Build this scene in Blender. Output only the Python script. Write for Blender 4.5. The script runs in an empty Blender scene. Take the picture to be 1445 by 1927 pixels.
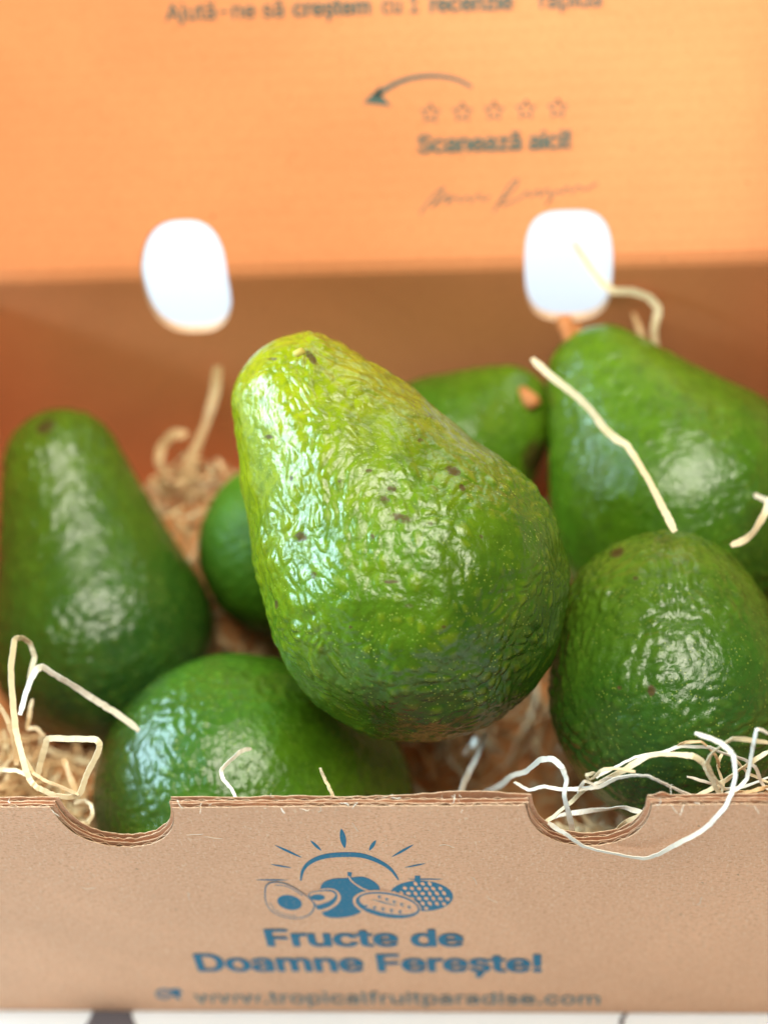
import bpy, bmesh, math, random
import numpy as np
from mathutils import Vector, Matrix
from mathutils.bvhtree import BVHTree

S = 0.01                      # everything below is written in centimetres
scene = bpy.context.scene
random.seed(4)

# ------------------------------------------------------------------ camera
FPX = 3510.28
pitch, yaw, roll = 0.894995662, -0.122865594, -0.112792033
CO = np.array([4.92507582, -24.801783, 57.1961728])
CF = np.array([math.sin(yaw)*math.cos(pitch), math.cos(yaw)*math.cos(pitch), -math.sin(pitch)])
rt = np.array([math.cos(yaw), -math.sin(yaw), 0.0])
upv = np.cross(rt, CF)
CR = math.cos(roll)*rt + math.sin(roll)*upv
CU = -math.sin(roll)*rt + math.cos(roll)*upv

cam_data = bpy.data.cameras.new("camera")
cam = bpy.data.objects.new("camera", cam_data)
scene.collection.objects.link(cam)
m = Matrix.Identity(4)
for i in range(3):
    m[i][0] = CR[i]; m[i][1] = CU[i]; m[i][2] = -CF[i]; m[i][3] = CO[i]*S
cam.matrix_world = m
cam_data.sensor_fit = 'HORIZONTAL'
cam_data.sensor_width = 36
cam_data.lens = 36*FPX/1445
cam_data.clip_start = 0.02
cam_data.clip_end = 50
cam_data.dof.use_dof = True
cam_data.dof.focus_distance = 0.515
cam_data.dof.aperture_fstop = 5.8
scene.camera = cam

# ------------------------------------------------------------------ world and light (room by a window)
world = bpy.data.worlds.new("World")
scene.world = world
world.use_nodes = True
wn = world.node_tree.nodes["Background"]
wn.inputs[0].default_value = (0.93, 0.95, 1.0, 1)
wn.inputs[1].default_value = 0.07

def area(name, loc, target, sx, sy, power, col):
    d = bpy.data.lights.new(name, 'AREA')
    d.shape = 'RECTANGLE'; d.size = sx; d.size_y = sy
    d.energy = power; d.color = col
    o = bpy.data.objects.new(name, d)
    o.location = loc
    o.rotation_euler = (Vector(target) - Vector(loc)).to_track_quat('-Z', 'Y').to_euler()
    scene.collection.objects.link(o)
    return o
area("window_light", (-1.12, 0.33, 0.70), (0, 0.08, 0.14), 1.10, 0.22, 38, (0.56, 0.82, 1.0))
area("ceiling_light", (0.12, -0.04, 1.40), (0, 0.08, 0.1), 0.85, 0.65, 26, (1.0, 0.94, 0.78))
area("back_fill_light", (0.35, 1.35, 0.85), (0, 0.38, 0.0), 0.7, 0.6, 4.6, (0.90, 0.95, 1.0))  # unseen lamp added behind the box, brightens the table seen through the holes

scene.view_settings.view_transform = 'Standard'
scene.view_settings.look = 'None'
scene.view_settings.exposure = 0.12
scene.view_settings.gamma = 1.0
scene.view_settings.use_curve_mapping = False

# ------------------------------------------------------------------ measuring helpers (photo point -> place on a real plane)
def ray(u, v):
    return CF + (u-722.5)/FPX*CR - (v-963.5)/FPX*CU
def on_y(u, v, y):
    d = ray(u, v); return CO + (y-CO[1])/d[1]*d
def on_z(u, v, z):
    d = ray(u, v); return CO + (z-CO[2])/d[2]*d
def dep(u, v, t):
    return CO + t*ray(u, v)

BW = 14.6      # half width of the box
BD = 20.0      # depth
BH = 13.49     # height
LEAN = math.radians(45)
LID_BEND = 0.9
def lid_pt(x, s, off=0.0):
    """point on the lid's inner face: s runs up from the fold, off is towards the viewer"""
    L = LID_BEND
    if s < L:
        a = LEAN*s/L
        yy = BD + (1-math.cos(a))*L/LEAN; zz = BH + math.sin(a)*L/LEAN
    else:
        a = LEAN
        yy = BD + (1-math.cos(a))*L/LEAN + (s-L)*math.sin(a)
        zz = BH + math.sin(a)*L/LEAN + (s-L)*math.cos(a)
    return np.array([x, yy - off*math.cos(a), zz + off*math.sin(a)])
def on_lid(u, v):
    P = lid_pt(0, LID_BEND); n = np.array([0, -math.cos(LEAN), math.sin(LEAN)])
    d = ray(u, v); Q = CO + np.dot(P-CO, n)/np.dot(d, n)*d
    return Q[0], LID_BEND + np.dot(Q-P, np.array([0, math.sin(LEAN), math.cos(LEAN)]))

# ------------------------------------------------------------------ object helpers
def mesh_obj(name, verts, faces, mat, parent=None, smooth=False, mats=None, fmat=None):
    me = bpy.data.meshes.new(name)
    me.from_pydata([tuple(np.asarray(p, float)*S) for p in verts], [], faces)
    for mm in (mats or [mat]): me.materials.append(mm)
    if fmat is not None: me.polygons.foreach_set('material_index', fmat)
    if smooth: me.polygons.foreach_set('use_smooth', [True]*len(me.polygons))
    me.update()
    o = bpy.data.objects.new(name, me)
    scene.collection.objects.link(o)
    if parent is not None: o.parent = parent
    return o
def tag(o, label=None, cat=None, group=None, kind=None):
    if label: o['label'] = label
    if cat: o['category'] = cat
    if group: o['group'] = group
    if kind: o['kind'] = kind
    return o
def empty(name, loc=(0, 0, 0)):
    o = bpy.data.objects.new(name, None); scene.collection.objects.link(o)
    o.empty_display_size = 0.02
    return o

# ------------------------------------------------------------------ node helpers
def new_mat(name):
    mt = bpy.data.materials.new(name); mt.use_nodes = True
    nt = mt.node_tree
    return mt, nt, nt.nodes["Principled BSDF"]
def N(nt, typ, **kw):
    n = nt.nodes.new(typ)
    for k, v in kw.items():
        if k in n.inputs.keys() if isinstance(k, str) else False: n.inputs[k].default_value = v
        else: setattr(n, k, v)
    return n
def noise(nt, co, scale, detail=4, rough=0.55, dist=0.0):
    n = nt.nodes.new('ShaderNodeTexNoise')
    n.inputs['Scale'].default_value = scale; n.inputs['Detail'].default_value = detail
    n.inputs['Roughness'].default_value = rough; n.inputs['Distortion'].default_value = dist
    nt.links.new(co, n.inputs['Vector']); return n.outputs['Fac']
def ramp(nt, fac, stops):
    r = nt.nodes.new('ShaderNodeValToRGB')
    el = r.color_ramp.elements
    while len(el) < len(stops): el.new(0.5)
    for e, (p, c) in zip(el, stops):
        e.position = p; e.color = c if len(c) == 4 else (*c, 1)
    nt.links.new(fac, r.inputs[0]); return r.outputs[0]
def mixc(nt, fac, a, b, mode='MIX'):
    n = nt.nodes.new('ShaderNodeMix'); n.data_type = 'RGBA'; n.blend_type = mode
    for sock, v in ((n.inputs[0], fac), (n.inputs[6], a), (n.inputs[7], b)):
        if isinstance(v, (int, float)): sock.default_value = v
        elif isinstance(v, tuple): sock.default_value = (*v, 1) if len(v) == 3 else v
        else: nt.links.new(v, sock)
    return n.outputs[2]
def math_n(nt, op, a, b=None, clamp=False):
    n = nt.nodes.new('ShaderNodeMath'); n.operation = op; n.use_clamp = clamp
    for sock, v in ((n.inputs[0], a), (n.inputs[1], b)):
        if v is None: continue
        if isinstance(v, (int, float)): sock.default_value = v
        else: nt.links.new(v, sock)
    return n.outputs[0]
def bump(nt, bs, h, strength, dist):
    b = nt.nodes.new('ShaderNodeBump'); b.inputs['Strength'].default_value = strength
    b.inputs['Distance'].default_value = dist
    nt.links.new(h, b.inputs['Height'])
    nt.links.new(b.outputs[0], bs.inputs['Normal'])
def objco(nt, scale=(1, 1, 1)):
    g = nt.nodes.new('ShaderNodeTexCoord')
    mp = nt.nodes.new('ShaderNodeMapping'); mp.inputs['Scale'].default_value = scale
    nt.links.new(g.outputs['Object'], mp.inputs[0]); return mp.outputs[0]

def kraft(name, base, fleck_dark, fleck_light, rib=0.0, sheen=0.9):
    mt, nt, bs = new_mat(name)
    co = objco(nt)
    big = noise(nt, co, 9, 4, 0.6, 0.8)
    c = mixc(nt, ramp(nt, big, [(0.35, (0, 0, 0)), (0.65, (1, 1, 1))]),
             tuple(x*0.90 for x in base), tuple(min(1, x*1.05) for x in base))
    fib = noise(nt, objco(nt, (700, 700, 1500)), 1.0, 5, 0.65, 0.6)
    c = mixc(nt, ramp(nt, fib, [(0.36, (0.85, 0.85, 0.85)), (0.5, (0, 0, 0))]), c, fleck_dark)
    fib2 = noise(nt, objco(nt, (1500, 1500, 620)), 1.0, 4, 0.6, 0.8)
    c = mixc(nt, ramp(nt, fib2, [(0.52, (0, 0, 0)), (0.74, (0.85, 0.85, 0.85))]), c, fleck_light)
    spk = noise(nt, co, 420, 1)
    c = mixc(nt, ramp(nt, spk, [(0.76, (0, 0, 0)), (0.80, (0.8, 0.8, 0.8))]), c, tuple(x*0.45 for x in base))
    nt.links.new(c, bs.inputs['Base Color'])
    bs.inputs['Roughness'].default_value = sheen
    bs.inputs['Specular IOR Level'].default_value = 0.25
    h = math_n(nt, 'ADD', fib, fib2)
    if rib:
        w = nt.nodes.new('ShaderNodeTexWave'); w.bands_direction = 'Z'
        w.inputs['Scale'].default_value = rib; w.inputs['Distortion'].default_value = 0.3
        nt.links.new(co, w.inputs['Vector'])
        h = math_n(nt, 'ADD', h, math_n(nt, 'MULTIPLY', w.outputs['Fac'], 1.2))
    bump(nt, bs, h, 0.14, 0.0003)
    return mt
M_OUT = kraft('kraft_outside', (0.90, 0.53, 0.33), (0.66, 0.335, 0.185), (0.93, 0.70, 0.50))
M_IN = kraft('kraft_inside', (0.80, 0.315, 0.13), (0.70, 0.255, 0.10), (0.86, 0.36, 0.155), rib=95)
M_EDGE = kraft('kraft_cut_edge', (0.66, 0.45, 0.29), (0.45, 0.27, 0.15), (0.78, 0.60, 0.42))
M_FLUTE = kraft('kraft_fluting', (0.46, 0.28, 0.17), (0.22, 0.12, 0.06), (0.55, 0.38, 0.24))

def ink(name, col, patchy):
    mt, nt, bs = new_mat(name)
    co = objco(nt, (900, 900, 900))
    f = noise(nt, co, 1.0, 4, 0.6)
    c = mixc(nt, ramp(nt, f, [(0.52, (0, 0, 0)), (0.74, (patchy,)*3)]), col, (0.45, 0.33, 0.22))
    nt.links.new(c, bs.inputs['Base Color'])
    bs.inputs['Roughness'].default_value = 0.75
    bs.inputs['Specular IOR Level'].default_value = 0.25
    return mt
M_INK = ink('printing_ink_blue', (0.026, 0.195, 0.33), 0.30)
M_INK2 = ink('printing_ink_lid', (0.075, 0.135, 0.12), 0.35)
M_INK3 = ink('printing_ink_thin', (0.15, 0.15, 0.10), 0.1)
M_INK4 = ink('printing_ink_web', (0.15, 0.26, 0.29), 0.6)

# ------------------------------------------------------------------ table the box stands on
mt, nt, bs = new_mat('white_table')
co = objco(nt)
nt.links.new(mixc(nt, noise(nt, co, 30, 5), (0.68, 0.69, 0.72), (0.76, 0.77, 0.79)), bs.inputs['Base Color'])
bs.inputs['Roughness'].default_value = 0.5
tz = -0.05
table = mesh_obj('table_surface', [(-260, -120, tz), (260, -120, tz), (260, 320, tz), (-260, 320, tz),
                                   (-260, -120, tz-3), (260, -120, tz-3), (260, 320, tz-3), (-260, 320, tz-3)],
                 [(0, 1, 2, 3), (7, 6, 5, 4), (0, 4, 5, 1), (1, 5, 6, 2), (2, 6, 7, 3), (3, 7, 4, 0)], mt)
tag(table, 'white table surface under and behind the open fruit box', kind='structure')
mt, nt, bs = new_mat('grey_mark'); bs.inputs['Base Color'].default_value = (0.085, 0.07, 0.08, 1); bs.inputs['Roughness'].default_value = 0.7
def flat_mark(pix, z=tz+0.03):
    P = [on_z(u, v, z) for u, v in pix]
    return mesh_obj('dark_pattern', P, [tuple(range(len(P)))], mt, table)
p0, p1 = on_z(172, 1912, tz+.03), on_z(250, 1912, tz+.03)
P = [on_z(172, 1912, tz+.03), on_z(152, 1945, tz+.03), on_z(170, 1990, tz+.03), on_z(270, 1985, tz+.03), on_z(262, 1945, tz+.03), on_z(248, 1912, tz+.03)]
P = [p0 + np.array([0, .7, 0])] + P + [p1 + np.array([0, .7, 0])]
mesh_obj('dark_pattern', P, [tuple(range(len(P)))], mt, table)
c = [(1180, 1895), (1177, 1908), (1170, 1918), (1168, 1930), (1174, 1945), (1170, 1965)]
L_ = [on_z(u-4, v, tz+.03) for u, v in c]; R_ = [on_z(u+5, v, tz+.03) for u, v in c]
mesh_obj('dark_pattern', L_+R_, [(i, i+6, i+7, i+1) for i in range(5)], mt, table)

# ------------------------------------------------------------------ the cardboard box
box = empty('fruit_box')
tag(box, 'open kraft cardboard fruit box with blue printed logo and notched front wall', 'box')
rs = np.random.RandomState(3)

def notch(x, c, hw, d, p=2.3, skew=0.0):
    t = np.abs((x-c)/hw)
    z = d*np.power(np.clip(1-t**p, 0, 1), 1/p)
    return z*(1+skew*(x-c)/hw)
def smooth_rand(x, seed, scale):
    r = np.random.RandomState(seed); tab = r.rand(4000)*2-1
    xx = (x+40)/scale; i = np.floor(xx).astype(int) % 3998; f = xx-np.floor(xx); f = f*f*(3-2*f)
    return tab[i]*(1-f)+tab[i+1]*f
def columns(cs, hw):
    xs = list(np.arange(-BW, BW+.01, 0.06))
    for c in cs:
        for k in range(60):
            a = math.pi*k/59
            xs.append(c-hw*math.cos(a))
        xs += [c-hw-.004, c+hw+.004]
    return np.array(sorted(set(np.round(xs, 4))))
def sheet(name, xs, ztop, y0, y1, mat, edge, zbot=0.0, parent=None, wave=None):
    """upright sheet between y0 (viewer side) and y1, with a shaped top edge"""
    V = []; F = []; fm = []
    n = len(xs)
    w = wave(xs) if wave is not None else np.zeros(n)
    zmid = ztop-0.5
    for i in range(n):
        V += [(xs[i], y0+w[i], zbot), (xs[i], y0+w[i], ztop[i]), (xs[i], y1+w[i], ztop[i]), (xs[i], y1+w[i], zbot)]
    for i in range(n-1):
        a = 4*i; b = a+4
        F += [(a, b, b+1, a+1), (a+1, b+1, b+2, a+2), (a+2, b+2, b+3, a+3)]
        fm += [0, 1, 0]
    F += [(0, 1, 2, 3), (4*n-1, 4*n-2, 4*n-3, 4*n-4)]; fm += [1, 1]
    return mesh_obj(name, V, F, None, parent if parent is not None else box, mats=[mat, edge], fmat=fm)

CN = 6.42; HWN = 1.63; DN = 2.2
xs = columns([-CN, CN], HWN)
def front_top(xs, dz, seed, grow=0.0, amp=0.03, sh=0.0):
    z = BH + dz + smooth_rand(xs, seed, 0.25)*amp + smooth_rand(xs, seed+1, 2.5)*0.05
    for c in (-CN, CN):
        z = np.where(np.abs(xs-c-sh) < HWN+grow, BH + dz - notch(xs, c+sh, HWN+grow, DN+grow*1.2, 2.2) + smooth_rand(xs, seed+2, 0.12)*amp*1.3, z)
    return z
# outer board: liner, fluting, liner; then a gap and the folded-in board behind it
def fl(x, A=0.032, lam=0.42, ph=0.0): return A*np.sin(2*math.pi*x/lam+ph) + smooth_rand(x, 77, 0.4)*0.012
fw = sheet('front_wall', xs, front_top(xs, -0.12, 11, 0.02, 0.02), 0.0, 0.02, M_OUT, M_EDGE)
sheet('corrugation', xs, front_top(xs, -0.17, 21, 0.0, 0.03), 0.062, 0.074, M_FLUTE, M_EDGE, parent=fw, wave=fl)
sheet('liner', xs, front_top(xs, -0.13, 31, -0.02, 0.025, .02), 0.118, 0.135, M_OUT, M_EDGE, parent=fw)
iw = sheet('folded_inner_wall', xs, front_top(xs, -0.16, 41, -0.06, 0.04, -.03), 0.225, 0.243, M_OUT, M_EDGE)
sheet('corrugation', xs, front_top(xs, -0.25, 51, -0.07, 0.03, -.03), 0.285, 0.297, M_FLUTE, M_EDGE, parent=iw, wave=lambda x: fl(x, .030, .40, 1.3))
# innermost liner: its lip bulges up a little here and there
zt = front_top(xs, -0.19, 61, -0.10, 0.03, .03)
bul = 0.07*np.exp(-((xs+1.3)/1.1)**2) + 0.07*np.exp(-((xs-3.6)/1.4)**2) + 0.17*np.exp(-((xs-8.35)/.16)**2)
zt = np.where(zt > BH-.45, zt+bul, zt)
sheet('liner', xs, zt, 0.350, 0.370, M_OUT, M_EDGE, parent=iw, wave=lambda x: smooth_rand(x, 5, 3)*.02 + 0.07*np.exp(-((x-3.6)/1.4)**2))

# back wall with the lower halves of the two hand holes
CB = 6.42
xb = columns([-CB, CB], 1.45)
zb = np.full(len(xb), BH)
zb = np.where(np.abs(xb+CB) < 1.45, BH - notch(xb, -CB, 1.45, 2.40, 2.7), zb)
zb = np.where(np.abs(xb-CB) < 1.45, BH - notch(xb, CB, 1.45, 2.28, 3.0), zb)
sheet('back_wall', xb, zb, BD, BD+0.35, M_IN, M_EDGE)
# lid: bends back from the fold; the upper halves of the holes are cut from its foot
def lid_sheet():
    sb = np.zeros(len(xb))
    sb = np.where(np.abs(xb+CB) < 1.45, notch(xb, -CB, 1.45, 2.15, 2.7), sb)
    sb = np.where(np.abs(xb-CB) < 1.45, notch(xb, CB, 1.45, 2.12, 3.4), sb)
    rows = 16; V = []; F = []; fm = []
    n = len(xb)
    for side, off in ((0, 0.0), (1, -0.35)):
        for i in range(n):
            for k in range(rows+1):
                f = k/rows
                s = sb[i] + (14.5-sb[i])*(f**2.2)
                V.append(lid_pt(xb[i], s, off))
    R1 = rows+1; o2 = n*R1
    for i in range(n-1):
        for k in range(rows):
            a = i*R1+k; b = a+R1
            F.append((a, b, b+1, a+1)); fm.append(0)
            F.append((o2+a, o2+a+1, o2+b+1, o2+b)); fm.append(0)
        a = i*R1; b = a+R1
        F.append((a, o2+a, o2+b, b)); fm.append(1)
        a = i*R1+rows; b = a+R1
        F.append((a, b, o2+b, o2+a)); fm.append(1)
    return mesh_obj('lid', V, F, None, box, mats=[M_IN, M_EDGE], fmat=fm)
lid = lid_sheet()
def slab(name, x0, x1, y0, y1, z0, z1, mat, parent):
    V = [(x, y, z) for x in (x0, x1) for y in (y0, y1) for z in (z0, z1)]
    return mesh_obj(name, V, [(0, 1, 3, 2), (4, 6, 7, 5), (0, 4, 5, 1), (2, 3, 7, 6), (1, 5, 7, 3), (0, 2, 6, 4)], mat, parent)
slab('side_wall', -BW-0.35, -BW-0.002, 0.0, BD+0.35, 0, BH-0.05, M_IN, box)
slab('side_wall', BW+0.002, BW+0.35, 0.0, BD+0.35, 0, BH-0.05, M_IN, box)
slab('base', -BW, BW, 0.71, BD-0.002, 0.0, 0.35, M_IN, box)
# the lid's side flaps stand forward from the lid's edges
for sgn in (-1, 1):
    V = []
    for x in (sgn*(BW+0.02), sgn*(BW+0.35)):
        V += [lid_pt(x, 0.9, -.3), lid_pt(x, 14.4, -.3), lid_pt(x, 13.0, 8.0), lid_pt(x, 1.8, 8.0)]
    mesh_obj('lid_side_flap', V, [(0, 1, 2, 3), (7, 6, 5, 4), (0, 4, 5, 1), (1, 5, 6, 2), (2, 6, 7, 3), (3, 7, 4, 0)], M_IN, lid)

# ------------------------------------------------------------------ printing
def wall_p(u, v, off=0.012):
    P = on_y(u, v, 0.0); return np.array([P[0], -off, P[2]])
def lid_p(u, v, off=0.02):
    x, s = on_lid(u, v); return lid_pt(x, s, off)
class Print:
    """flat shapes lying on a surface, layer above layer"""
    def __init__(self, fn, base=0.006, step=0.002):
        self.fn = fn; self.base = base; self.step = step; self.V = []; self.F = []; self.m = []
    def poly(self, pts, layer=0, mi=0):
        i0 = len(self.V)
        P = [Vector((float(p[0]), -float(p[1]), 0)) for p in pts]
        from mathutils.geometry import tessellate_polygon
        tr = tessellate_polygon([P])
        self.V += [self.fn(p[0], p[1], self.base+layer*self.step) for p in pts]
        self.F += [tuple(i0+k for k in t) for t in tr]; self.m += [mi]*len(tr)
    def stroke(self, pts, w, layer=0, mi=0, taper=None):
        pts = np.array(pts, float); n = len(pts)
        i0 = len(self.V)
        for i in range(n):
            d = pts[min(i+1, n-1)]-pts[max(i-1, 0)]; d /= (np.linalg.norm(d)+1e-9)
            nn = np.array([-d[1], d[0]]); ww = w*(taper(i/(n-1)) if taper else 1)/2
            for sg in (1, -1):
                q = pts[i]+sg*nn*ww; self.V.append(self.fn(q[0], q[1], self.base+layer*self.step))
        for i in range(n-1):
            a = i0+2*i; self.F.append((a, a+1, a+3, a+2)); self.m.append(mi)
    def build(self, name, mats, parent):
        V = np.array(self.V); F = []
        for f, in zip(self.F):
            F.append(f)
        return mesh_obj(name, V, F, None, parent, mats=mats, fmat=self.m)
def catmull(pts, n=8, closed=False):
    P = [np.array(p, float) for p in pts]; out = []
    N_ = len(P)
    rng = range(N_ if closed else N_-1)
    for i in rng:
        if closed: p0, p1, p2, p3 = P[i-1], P[i], P[(i+1) % N_], P[(i+2) % N_]
        else: p0, p1, p2, p3 = P[max(i-1, 0)], P[i], P[i+1], P[min(i+2, N_-1)]
        for k in range(n):
            t = k/n
            out.append(0.5*((2*p1)+(-p0+p2)*t+(2*p0-5*p1+4*p2-p3)*t*t+(-p0+3*p1-3*p2+p3)*t**3))
    if not closed: out.append(P[-1])
    return out
def ell(cx, cy, rx, ry, rot=0, n=28, a0=0, a1=360):
    r = math.radians(rot); o = []
    for k in range(n):
        a = math.radians(a0+(a1-a0)*k/(n if a1-a0 == 360 else n-1))
        x, y = rx*math.cos(a), ry*math.sin(a)
        o.append((cx+x*math.cos(r)-y*math.sin(r), cy+x*math.sin(r)+y*math.cos(r)))
    return o
Z = 3.1413
def lg(x, y): return (440+x/Z, 1540+y/Z)
def LG(pts): return [lg(*p) for p in pts]
pr = Print(wall_p)
# rays of the sun
for (x0, y0, x1, y1, w) in [(635, 62, 656, 177, 32), (453, 132, 518, 193, 15), (840, 130, 800, 192, 20), (243, 160, 403, 234, 12),
                            (1063, 156, 932, 230, 13), (218, 273, 340, 294, 8), (1132, 268, 1010, 292, 8), (130, 365, 325, 366, 7), (1030, 361, 1235, 361, 7)]:
    pts = [lg(x0+(x1-x0)*k/12, y0+(y1-y0)*k/12) for k in range(13)]
    pr.stroke(pts, w/Z, 0, 0, lambda t: 0.08+math.sin(math.pi*t)**0.8)
pr.stroke(catmull(LG([(396, 370), (408, 310), (450, 262), (530, 228), (640, 216), (760, 222), (860, 258), (930, 305), (974, 366)])), 28/Z, 0, 0,
          lambda t: 0.25+0.75*math.sin(math.pi*t)**0.7)
# round fruit (scaly) on the right
pr.poly(LG(ell(1108, 460, 188, 90, 2)), 0, 0)
pr.poly(LG([(1070, 340), (1102, 340), (1104, 385), (1066, 385)]), 0.5, 0)
for r_ in range(6):
    for k in range(9):
        cx = 948+k*42+(r_ % 2)*21; cy = 388+r_*29+(k-4)**2*0.6*(0.5 if r_ > 2 else -.5)
        if ((cx-1108)/172)**2+((cy-460)/78)**2 < 1:
            pr.poly(LG(ell(cx, cy, 13.5+rs.rand()*3, 10, rs.rand()*60, 9)), 1, 1)
# big mango
pr.poly(catmull(LG([(510, 420), (530, 380), (590, 358), (670, 354), (760, 346), (825, 372), (862, 410), (850, 450), (800, 490), (770, 530), (740, 562), (680, 582), (600, 590), (540, 580), (515, 545), (524, 500), (515, 455)]), 4, True), 1, 0)
pr.poly(LG([(672, 318), (699, 320), (692, 352), (674, 354)]), 1, 0)
pr.stroke(catmull(LG([(678, 342), (700, 375), (760, 415), (835, 442)])), 9/Z, 2, 1)
# slice between
pr.poly(catmull(LG([(430, 445), (520, 418), (590, 418), (628, 450), (625, 495), (570, 538), (505, 555), (470, 520)]), 4, True), 2, 1)
pr.poly(catmull(LG([(440, 448), (520, 425), (585, 426), (612, 455), (600, 495), (560, 525), (500, 540), (480, 515)]), 4, True), 3, 0)
pr.poly(catmull(LG([(448, 446), (520, 431), (578, 434), (600, 455), (570, 485), (500, 512), (478, 500)]), 4, True), 4, 1)
pr.poly(LG(ell(496, 467, 42, 18, 0)), 5, 0)
# halved avocado
av = [(182, 440), (190, 395), (228, 375), (292, 380), (352, 405), (420, 450), (470, 492), (478, 530), (444, 574), (374, 592), (290, 582), (222, 548), (188, 495)]
cc = np.mean(av, axis=0)
pr.poly(catmull(LG(av), 4, True), 6, 0)
pr.poly(catmull(LG([tuple(cc+(np.array(p)-cc)*0.955) for p in av]), 4, True), 7, 1)
iv = [tuple(cc+(np.array(p)-cc)*0.84+np.array((4, 1))) for p in av]
pr.stroke(catmull(LG(iv[2:6]), 5), 4/Z, 8, 0); pr.stroke(catmull(LG(iv[9:13]), 5), 3/Z, 8, 0)
pr.poly(LG(ell(330, 496, 74, 43, 12)), 8, 0)
# halved passion fruit in front
pr.poly(LG(ell(905, 512, 205, 84, 9)), 6, 1)
pr.poly(LG(ell(910, 512, 192, 73, 9)), 7, 0)
pr.poly(LG(ell(915, 506, 176, 56, 10)), 8, 1)
pr.stroke(LG([(820, 478), (880, 494), (960, 516)]), 5/Z, 9, 0, lambda t: .4+math.sin(math.pi*t))
for k in range(5):
    pr.poly(LG(ell(862+k*44, 464+k*15, 13, 9, 40, 8)), 9, 0); pr.poly(LG(ell(862+k*44+4, 466+k*15, 7, 4, 40, 8)), 10, 1)
    pr.poly(LG(ell(784+k*50, 522+k*8, 14, 10, 60, 8)), 9, 0); pr.poly(LG(ell(784+k*50+4, 525+k*8, 7, 5, 60, 8)), 10, 1)
logo = pr.build('printed_logo', [M_INK, M_OUT], fw)
logo['label'] = 'blue print of rising sun over halved avocado, mango and tropical fruit'

FONT = None
try:      # Blender's own bundled typeface; falls back to its built-in one
    import os
    FONT = bpy.data.fonts.load(os.path.join(bpy.utils.resource_path('LOCAL'), 'datafiles', 'fonts', 'Inter.woff2'))
except Exception:
    FONT = None
def text_mesh(body):
    """outline loops of the text, each outer loop filled together with the holes that lie in it"""
    from mathutils.geometry import tessellate_polygon
    cu = bpy.data.curves.new('t', 'FONT'); cu.body = body
    if FONT: cu.font = FONT
    cu.fill_mode = 'NONE'; cu.resolution_u = 4
    to = bpy.data.objects.new('t', cu); scene.collection.objects.link(to)
    dg = bpy.context.evaluated_depsgraph_get(); dg.update()
    me = bpy.data.meshes.new_from_object(to.evaluated_get(dg))
    C_ = [tuple(v.co[:2]) for v in me.vertices]; nx = {}
    for e in me.edges:
        a, b = e.vertices; nx.setdefault(a, []).append(b); nx.setdefault(b, []).append(a)
    bpy.data.objects.remove(to); bpy.data.curves.remove(cu); bpy.data.meshes.remove(me)
    seen = set(); loops = []
    for st in range(len(C_)):
        if st in seen or st not in nx: continue
        L = [st]; seen.add(st); c = st
        while True:
            n = [k for k in nx[c] if k not in seen]
            if not n: break
            c = min(n) if len(L) == 1 else n[0]; seen.add(c); L.append(c)
        P = np.array([C_[k] for k in L]); x, y = P.T
        loops.append((P, (x*np.roll(y, -1)-y*np.roll(x, -1)).sum()/2))
    sign = np.sign(max(loops, key=lambda l: abs(l[1]))[1])
    outer = [l[0] for l in loops if l[1]*sign > 0]; holes = [l[0] for l in loops if l[1]*sign < 0]
    V = []; F = []
    for n_, P in enumerate(outer):
        grp = [P]
        for H_ in holes:
            if (H_.min(0) > P.min(0)-1e-5).all() and (H_.max(0) < P.max(0)+1e-5).all(): grp.append(H_)
        tr = tessellate_polygon([[Vector((*p, 0)) for p in g] for g in grp])
        k = len(V)
        lay = 0.35*(n_ % 3)
        V += [np.array([p[0], p[1], lay]) for g in grp for p in g]
        F += [tuple(k+i for i in t) for t in tr]
    return np.array(V), F
def lettering(body, offset, mapf, mat, parent, cap='F', label=None):
    """mapf(fx, fy): fx 0..1 across the line, fy 0 at baseline and 1 at capital height"""
    V, F = text_mesh(body); Vc, _ = text_mesh(cap)
    if offset:
        V0, F0 = V, list(F); n0 = len(V0); Vs = [V0]
        for k in range(8):
            a = 2*math.pi*k/8; Vs.append(V0+np.array([offset*math.cos(a)*1.1, offset*math.sin(a)*0.4, (k+1)*1.1]))
            F = F + [tuple(i+n0*(k+1) for i in f) for f in F0]
        V = np.vstack(Vs)
    x0, x1 = V[:, 0].min(), V[:, 0].max(); ch = Vc[:, 1].max()
    P = [mapf((v[0]-x0)/(x1-x0), v[1]/ch, v[2]*0.0016) for v in V]
    o = mesh_obj('lettering', P, F, mat, parent)
    if label: o['label'] = label
    return o
def wall_line(x0, x1, z0, z1): return lambda fx, fy, h: (x0+(x1-x0)*fx, -0.014-h, z0+(z1-z0)*fy)
lettering('Fructe de', 0.028, wall_line(-3.18, 2.80, 4.90, 6.02), M_INK, fw, label='blue printed words Fructe de')
lettering('Doamne Ferește!', 0.028, wall_line(-5.58, 5.14, 3.12, 4.32), M_INK, fw, label='blue printed words Doamne Ferește!')
lettering('www.tropicalfruitparadise.com', 0.008, wall_line(-6.0, 6.95, 0.72, 1.55), M_INK4, fw, label='small grey web address line')
pr = Print(wall_p)
pr.stroke(ell(309, 1871, 15, 8.5, 0, 20)+[(324, 1871)], 3.0, 0, 0); pr.stroke([(297, 1868), (322, 1868)], 2.0); pr.stroke([(297, 1874), (322, 1874)], 2.0)
pr.poly([(321, 1862), (336, 1861), (344, 1870), (336, 1872), (341, 1881), (332, 1880), (327, 1873)], 1, 0)
pr.build('printed_symbol', [M_INK], fw)

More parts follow.
